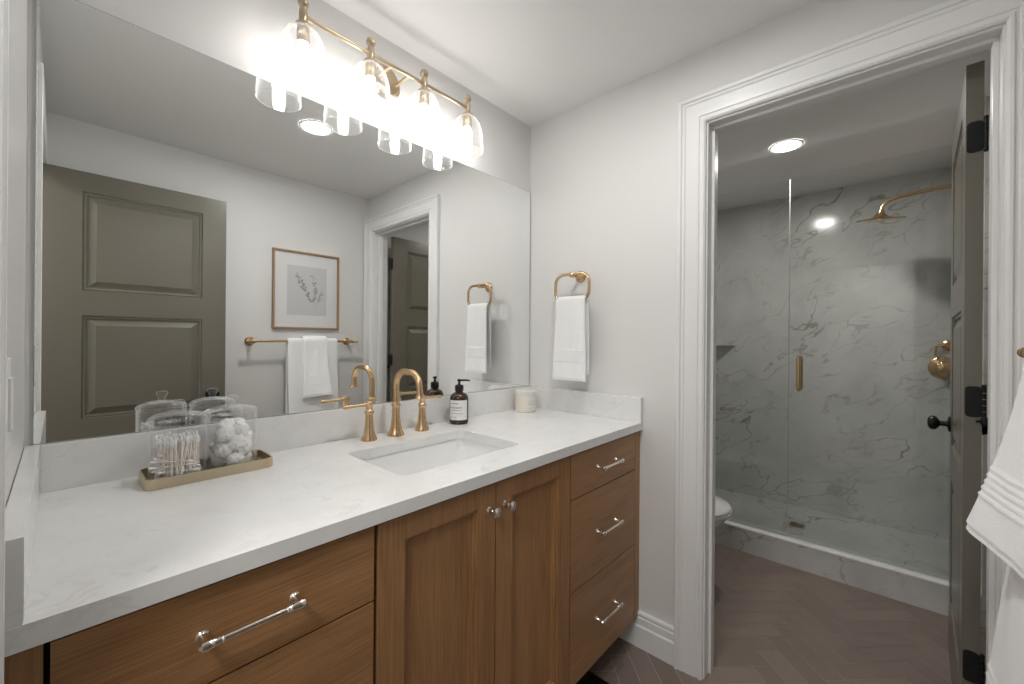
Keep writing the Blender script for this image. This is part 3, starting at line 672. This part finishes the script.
# ------------------------------------------------------------------ towels
def cloth_drape(mb, path, thick, w0, w1, axis, side=1, *, nw=24, wave=0.004, seed=1, bands=(), flare=None, push=None):
    """path: centre line [(a, z, half_thickness)] in the plane across the rail; swept along the rail with rounded selvedges"""
    rg = random.Random(seed); ph = [rg.uniform(0, 6) for _ in range(4)]
    P = [Vector((a, z)) for a, z in path]; n = len(P)
    dist = [0]
    for a, b in zip(P, P[1:]): dist.append(dist[-1] + (b - a).length)
    left, right = [], []
    rings = []
    for k in range(nw + 1):
        f = k / nw; edge = min(f, 1 - f) * nw
        tk = thick * (0.35 if edge == 0 else 0.8 if edge == 1 else 1.0)
        x = w0 + (w1 - w0) * f; outer, inner = [], []
        for i, p in enumerate(P):
            t = (P[min(i + 1, n - 1)] - P[max(i - 1, 0)]).normalized(); nr = Vector((-t.y, t.x)) * side
            s = dist[i]; endf = min(s, dist[-1] - s)
            tt = tk * (1 if endf > thick * 0.6 else 0.55)
            dz = sum(math.exp(-((s - b) / 0.0032) ** 2) * 0.0030 for b in bands)
            amp = wave * min(1, abs(p.y - P[n // 2].y) / 0.15)
            off = (push(f, s) if push else 0) + amp * (math.sin(f * 7 + ph[0] + s * 4) + 0.5 * math.sin(f * 15 + ph[1] - s * 7))
            xx = x + (flare(f, s) if flare else 0)
            o = p + nr * (tt / 2 + dz + off); q = p - nr * (tt / 2) + nr * off
            outer.append((xx, o)); inner.append((xx, q))
        loop = outer + inner[::-1]
        rings.append([(xx, v.x, v.y) if axis == 'x' else (v.x, xx, v.y) for xx, v in loop])
    mb.loft(rings); return mb
def densify(path, step=0.0045):
    out = [path[0]]
    for a, b in zip(path, path[1:]):
        d = math.dist(a, b); m = max(1, round(d / step))
        out += [(a[0] + (b[0] - a[0]) * i / m, a[1] + (b[1] - a[1]) * i / m) for i in range(1, m + 1)]
    return out
# towel bar on the front wall
BY, BZ = -0.236, 1.228
bar = thing('towel_bar', 'champagne gold towel bar on the wall facing the mirror', 'towel bar', (1.14, FW, BZ))
for x in (0.818, 1.452):
    MB().lathe((x, FW, BZ), [(0.0280, 0.0005), (0.0280, 0.004), (0.024, 0.009), (0.014, 0.013), (0.009, 0.020), (0.0085, 0.080), (0.0120, 0.086), (0.0135, 0.094), (0.0120, 0.103), (0.005, 0.107)], 28, (0, 1, 0)).build('post', M['brass'], bar)
MB().tube([(0.79, BY, BZ), (1.48, BY, BZ)], 0.0078, 16).build('rail', M['brass'], bar)
for x, s in ((0.786, -1), (1.484, 1)):
    MB().lathe((x - s * 0.016, BY, BZ), [(0.008, 0), (0.0105, 0.002), (0.0095, 0.006), (0.0080, 0.010), (0.0115, 0.014), (0.0125, 0.020), (0.0105, 0.026), (0.003, 0.029)], 20, (s, 0, 0)).build('finial', M['brass'], bar)
def over_bar(yc, zc, r, front_z, front_y_end, back_z):
    top_ = [(yc + r * math.cos(t), zc + r * math.sin(t)) for t in [PI * i / 8 for i in range(9)]]
    front = [(front_y_end, front_z)] + [(yc + r + (front_y_end - yc - r) * f ** 1.35, zc + (front_z - zc) * f) for f in (0.85, 0.7, 0.5, 0.3, 0.15)]
    back = [(yc - r, back_z)]
    return densify(front + top_ + back)
mb = MB(); cloth_drape(mb, over_bar(BY, BZ, 0.0150, 0.42, -0.160, 0.50), 0.014, 1.008, 1.336, 'x', -1, nw=26, wave=0.003, seed=4, bands=(0.13, 0.15))
bt = mb.build('bath_towel', M['terry'], None, (1.175, BY, 0.8), angle=60)
tag(bt, 'large white bath towel folded over the gold towel bar', 'towel')
def fl(f, s): return (f - 0.5) * 0.02 * max(0, 1 - s / 0.2)
mb = MB(); cloth_drape(mb, over_bar(BY, BZ, 0.0310, 0.868, -0.124, 0.95), 0.015, 1.100, 1.258, 'x', -1, nw=22, wave=0.003, seed=9, bands=(0.080, 0.094, 0.108, 0.122, 0.136), flare=fl, push=lambda f, s: -0.055 * (1 - f) * max(0, 1 - s / 0.36))
ht = mb.build('hand_towel', M['terry'], None, (1.18, BY, 1.0), angle=60)
tag(ht, 'white hand towel with ribbed border laid over the bath towel', 'towel')

# towel ring on the right wall: the squared ring stands out from the wall
RYC, RZ, RX = 1.038, 1.540, 1.536
ring = thing('towel_ring', 'champagne gold squared towel ring on the wall right of the mirror', 'towel ring', (RW, RYC, RZ))
MB().lathe((RW, RYC, RZ), [(0.0270, 0.0005), (0.0270, 0.004), (0.023, 0.009), (0.013, 0.013), (0.0090, 0.020), (0.0085, 0.055), (0.0115, 0.060), (0.0130, 0.070), (0.0120, 0.080), (0.005, 0.086)], 28, (-1, 0, 0)).build('post', M['brass'], ring)
y0, y1, z0, z1, r = RYC - 0.089, RYC + 0.089, 1.424, 1.543, 0.042
loop = []
for cyy, czz, a in ((y1 - r, z1 - r, 0), (y0 + r, z1 - r, 90), (y0 + r, z0 + r, 180), (y1 - r, z0 + r, 270)):
    loop += [(RX, cyy + r * math.cos(math.radians(a + 9 * i)), czz + r * math.sin(math.radians(a + 9 * i))) for i in range(11)]
loop = [(RX, RYC + 0.0001, z1)] + loop[11:] + loop[:11] + [(RX, RYC, z1)]
MB().tube(loop, 0.0068, 14, cap=False).build('ring', M['brass'], ring)
def over_ring(xc, zc, r, front_z, back_z):
    top_ = [(xc - r * math.cos(t), zc + r * math.sin(t)) for t in [PI * i / 8 for i in range(9)]]
    return densify([(xc - r - 0.008, front_z)] + [(xc - r - 0.006 * f, zc + (front_z - zc) * f) for f in (0.8, 0.5, 0.2)] + top_ + [(xc + r + 0.006, back_z)])
mb = MB(); cloth_drape(mb, over_ring(RX, 1.425, 0.0140, 1.072, 1.098), 0.012, 0.961, 1.112, 'y', nw=20, wave=0.003, seed=2, bands=(0.086, 0.097, 0.108, 0.119, 0.130), flare=lambda f, s: (f - 0.5) * 0.022 * max(0, 1 - s / 0.3))
rtw = mb.build('hand_towel', M['terry'], None, (RX, RYC, 1.25), angle=60)
tag(rtw, 'white hand towel with ribbed border hanging from the towel ring', 'towel')

# ------------------------------------------------------------------ framed print on the front wall
pic = thing('framed_picture', 'thin oak framed botanical print hanging above the towel bar', 'picture', (1.166, FW, 1.31))
PX0, PX1, PZ0, PZ1 = 0.944, 1.388, 1.312, 1.846
mb = MB(); rings = []
for ins, y in ((0, 0.001), (0, 0.022), (0.003, 0.024), (0.011, 0.024), (0.013, 0.021), (0.013, 0.008)):
    rings.append([(PX0 + ins, FW + y, PZ0 + ins), (PX1 - ins, FW + y, PZ0 + ins), (PX1 - ins, FW + y, PZ1 - ins), (PX0 + ins, FW + y, PZ1 - ins)])
mb.loft(rings, True, False, False); mb.build('frame', M['frame'], pic, smooth=False)
MB().box(PX0 + 0.01, PX1 - 0.01, FW + 0.006, FW + 0.009, PZ0 + 0.01, PZ1 - 0.01).build('mount', M['mat'], pic, smooth=False)
pr = MB().box(1.036, 1.300, FW + 0.009, FW + 0.0096, 1.408, 1.748).build('print', M['print_'], pic, smooth=False)
mb = MB(); rg = random.Random(11)
def leafs(mb, base, top_, n, size, bend):
    p = [Vector((base[0] + (top_[0] - base[0]) * t + bend * math.sin(PI * t), 0, base[1] + (top_[1] - base[1]) * t)) for t in [i / n for i in range(n + 1)]]
    y = FW + 0.0098
    for a, b in zip(p, p[1:]):
        d = (b - a).normalized(); s = Vector((-d.z, 0, d.x)) * 0.0006
        mb.poly([(v.x, y, v.z) for v in (a - s, b - s, b + s, a + s)])
    for i, a in enumerate(p[2:], 2):
        for sd in (-1, 1):
            if rg.random() < 0.2: continue
            ang = math.atan2(top_[1] - base[1], top_[0] - base[0]) + sd * rg.uniform(.5, 1.1); l = size * rg.uniform(.6, 1.2)
            d = Vector((math.cos(ang), 0, math.sin(ang))); s = Vector((-d.z, 0, d.x)) * l * 0.28
            mb.poly([(v.x, y, v.z) for v in (a, a + d * l * .5 - s, a + d * l, a + d * l * .5 + s)])
leafs(mb, (1.225, 1.475), (1.105, 1.690), 15, 0.026, -0.012); leafs(mb, (1.215, 1.490), (1.200, 1.680), 11, 0.020, 0.015); leafs(mb, (1.225, 1.475), (1.262, 1.570), 6, 0.018, 0.006)
mb.build('sprig', M['ink_soft'], pr, smooth=False)
MB().box(PX0 + 0.012, PX1 - 0.012, FW + 0.012, FW + 0.0135, PZ0 + 0.012, PZ1 - 0.012).build('glass', M['pane'], pic, smooth=False)

# ------------------------------------------------------------------ light switch on the left wall
sw = thing('light_switch', 'white rocker light switch plate on the left wall above the counter', 'light switch', (LW, 0.825, 1.16))
MB().box(LW + 0.0003, LW + 0.0058, 0.790, 0.862, 1.103, 1.220, 0.0018).build('plate', M['plastic'], sw)
MB().box(LW + 0.0050, LW + 0.0085, 0.809, 0.843, 1.128, 1.195, 0.0012).build('rocker', M['plastic'], sw)

# ------------------------------------------------------------------ shower
GX = 2.790
SPL = 0.408
gp = thing('shower_screen', 'fixed clear glass shower panel beside the toilet', 'shower glass', (GX, 0.78, 0.142))
MB().box(GX - 0.005, GX + 0.005, SPL + 0.0025, 1.149, 0.1425, 2.17).build('pane', M['screen'], gp, smooth=False)
gd = thing('shower_door', 'hinged clear glass shower door with a gold pull handle', 'shower door', (GX, 0.05, 0.142))
MB().box(GX - 0.005, GX + 0.005, FW + 0.02, SPL - 0.0025, 0.152, 2.17).build('pane', M['screen'], gd, smooth=False)
MB().box(GX - 0.0045, GX + 0.0045, SPL - 0.0024, SPL + 0.0024, 0.152, 2.169).build('seal', M['seal'], gd, smooth=False)
mb = MB()
for s in (-1, 1):
    x = GX + s * 0.040; pts = [(GX + s * 0.0055, 0.357, 0.985), (GX + s * 0.030, 0.357, 0.985), (x, 0.357, 0.990), (x, 0.357, 1.005), (x, 0.357, 1.142), (x, 0.357, 1.157), (GX + s * 0.030, 0.357, 1.162), (GX + s * 0.0055, 0.357, 1.162)]
    mb.tube(pts, 0.0105, 12)
h = mb.build('handle', M['brass'], gd); h['label'] = 'brushed gold pull handle'
for z in (0.42, 1.90):
    o = MB().box(GX - 0.012, GX + 0.012, FW + 0.0125, FW + 0.075, z - 0.045, z + 0.045, 0.003).build('hinge', M['brass'], gd); o['label'] = 'gold glass hinge'
sh = thing('rain_shower', 'gold rain shower head on a long bent arm, behind the shower glass', 'shower head', (3.2, FW + 0.012, 2.08))
SXX = 3.2; W0 = FW + 0.012
MB().lathe((SXX, W0, 2.088), [(0.030, 0), (0.030, 0.005), (0.018, 0.011), (0.011, 0.014)], 24, (0, 1, 0)).build('flange', M['brass'], sh)
arm = [(SXX, W0, 2.090), (SXX, -0.20, 2.088), (SXX, -0.06, 2.078), (SXX, -0.02, 2.070), (SXX, 0.008, 2.055), (SXX, 0.022, 2.032), (SXX, 0.026, 2.010)]
MB().tube(arm, 0.0105, 14).build('arm', M['brass'], sh)
mb = MB(); ax_ = Vector((0.19, 0.06, -1)).normalized()
mb.lathe((SXX, 0.026, 2.018), [(0.013, 0), (0.015, 0.010), (0.020, 0.022), (0.034, 0.036), (0.050, 0.044), (0.105, 0.050), (0.112, 0.054), (0.112, 0.058), (0.104, 0.060), (0.002, 0.060)], 36, ax_)
mb.build('spray_head', M['brass'], sh)
sv = thing('shower_valve', 'gold shower valve with fluted round handle, low behind the glass', 'shower valve', (3.68, -0.235, 1.10))
VY, VZ = -0.262, 1.098
MB().lathe((3.6795, VY, VZ), [(0.068, 0), (0.068, 0.006), (0.060, 0.012), (0.030, 0.014), (0.022, 0.020), (0.022, 0.045)], 36, (-1, 0, 0)).build('escutcheon', M['brass'], sv)
mb = MB(); rings = []
for rad, hh in ((0.026, 0.043), (0.037, 0.048), (0.041, 0.058), (0.041, 0.072), (0.033, 0.080), (0.010, 0.084)):
    rings.append([(3.6795 - hh, VY + rad * (1 + 0.06 * math.cos(10 * 2 * PI * i / 80)) * math.cos(2 * PI * i / 80), VZ + rad * (1 + 0.06 * math.cos(10 * 2 * PI * i / 80)) * math.sin(2 * PI * i / 80)) for i in range(80)])
mb.loft(rings); mb.build('handle', M['brass'], sv)
mb = MB(); mb.lathe((3.6795, -0.285, 1.235), [(0.032, 0), (0.032, 0.006), (0.020, 0.012), (0.016, 0.040)], 24, (-1, 0, 0)); mb.tube([(3.645, -0.285, 1.235), (3.645, -0.24, 1.235), (3.645, -0.228, 1.228), (3.645, -0.226, 1.165)], 0.0075, 10)
mb.build('diverter', M['brass'], sv)
dr = thing('shower_drain', 'square olive gold drain cover in the shower floor', 'drain', (3.29, 0.43, 0.036))
mb = MB(); mb.box(3.245, 3.335, 0.385, 0.475, 0.0355, 0.0385, 0.001); mb.build('cover', M['tray'], dr)
mb = MB()
for k in range(5): mb.box(3.255 + k * 0.0155, 3.263 + k * 0.0155, 0.395, 0.465, 0.0386, 0.0392)
mb.build('slots', M['grille'], dr)
shf = MB(); tri = [(3.68, 1.15), (3.68, 0.895)] + [(3.68 - 0.255 * math.sin(t) * 0.98, 1.15 - 0.255 * math.cos(t) * 0.98) for t in [PI / 2 * i / 8 for i in range(1, 8)]] + [(3.425, 1.15)]
shf.extrude_z([(3.679, 1.149), (3.679, 0.897), (3.60, 0.950), (3.48, 1.072), (3.427, 1.149)], 1.216, 1.236)
tag(shf.build('corner_shelf', M['marble'], None, (3.6, 1.1, 1.22), smooth=False), 'small marble corner shelf at the left end of the shower', 'shelf')

# ------------------------------------------------------------------ toilet
TX = 2.235
toi = thing('toilet', 'white ceramic toilet tucked behind the doorway beside the shower', 'toilet', (TX, 1.0, 0))
toi.scale.z = 0.965
def oval(cx, cyf, cyb, w, z, n=40, k=2.3):
    cy_, hy = (cyf + cyb) / 2, (cyb - cyf) / 2; out = []
    for i in range(n):
        t = 2 * PI * i / n; c, s = math.cos(t), math.sin(t)
        out.append((cx + w * math.copysign(abs(c) ** (2 / k), c), cy_ + hy * math.copysign(abs(s) ** (2 / k), s), z))
    return out
mb = MB(); mb.loft([oval(TX, 0.77, 1.24, 0.105, 0.0), oval(TX, 0.77, 1.24, 0.100, 0.06), oval(TX, 0.74, 1.24, 0.105, 0.16), oval(TX, 0.655, 1.22, 0.150, 0.29), oval(TX, 0.588, 1.20, 0.178, 0.365), oval(TX, 0.574, 1.20, 0.183, 0.392), oval(TX, 0.60, 1.18, 0.150, 0.392), oval(TX, 0.70, 1.10, 0.10, 0.28)])
mb.build('bowl', M['ceramic'], toi, angle=60)
mb = MB(); mb.loft([oval(TX, 0.567, 1.12, 0.180, 0.394), oval(TX, 0.560, 1.12, 0.187, 0.402), oval(TX, 0.562, 1.12, 0.185, 0.414)]); mb.build('seat', M['ceramic'], toi, angle=60)
mb = MB(); mb.loft([oval(TX, 0.566, 1.12, 0.181, 0.417), oval(TX, 0.564, 1.12, 0.183, 0.425), oval(TX, 0.574, 1.115, 0.174, 0.435), oval(TX, 0.70, 1.05, 0.10, 0.440)]); mb.build('lid', M['ceramic'], toi, angle=60)
MB().box(TX - 0.19, TX + 0.19, 1.135, 1.322, 0.392, 0.745, 0.02, 3).build('tank', M['ceramic'], toi)
MB().box(TX - 0.20, TX + 0.20, 1.125, 1.324, 0.746, 0.785, 0.01, 2).build('tank_lid', M['ceramic'], toi)
mb = MB(); mb.lathe((TX - 0.14, 1.134, 0.68), [(0.012, 0), (0.012, 0.008)], 16, (0, -1, 0)); mb.tube([(TX - 0.14, 1.122, 0.68), (TX - 0.07, 1.118, 0.672)], 0.006, 10); mb.build('flush_lever', M['brass'], toi)

# ------------------------------------------------------------------ floor register in front of the toe kick
fv = thing('floor_vent', 'dark metal floor register on the tiles in front of the vanity', 'floor vent', (1.25, 0.765, 0))
VX0, VX1, VY0, VY1 = 1.05, 1.352, 0.720, 0.828
mb = MB(); rings = [[(x, y, z) for x, y in ((VX0 + i, VY0 + i), (VX1 - i, VY0 + i), (VX1 - i, VY1 - i), (VX0 + i, VY1 - i))] for i, z in ((0, 0.0005), (0, 0.003), (0.004, 0.005), (0.017, 0.005), (0.018, 0.0012))]
mb.loft(rings); mb.build('rim', M['grille'], fv, smooth=False)
mb = MB()
for k in range(18):
    x = VX0 + 0.024 + k * 0.0155; mb.box(x, x + 0.006, VY0 + 0.018, VY1 - 0.018, 0.002, 0.0048)
mb.box(VX0 + 0.018, VX1 - 0.018, (VY0 + VY1) / 2 - 0.003, (VY0 + VY1) / 2 + 0.003, 0.002, 0.0049)
mb.build('louvre', M['grille'], fv, smooth=False)
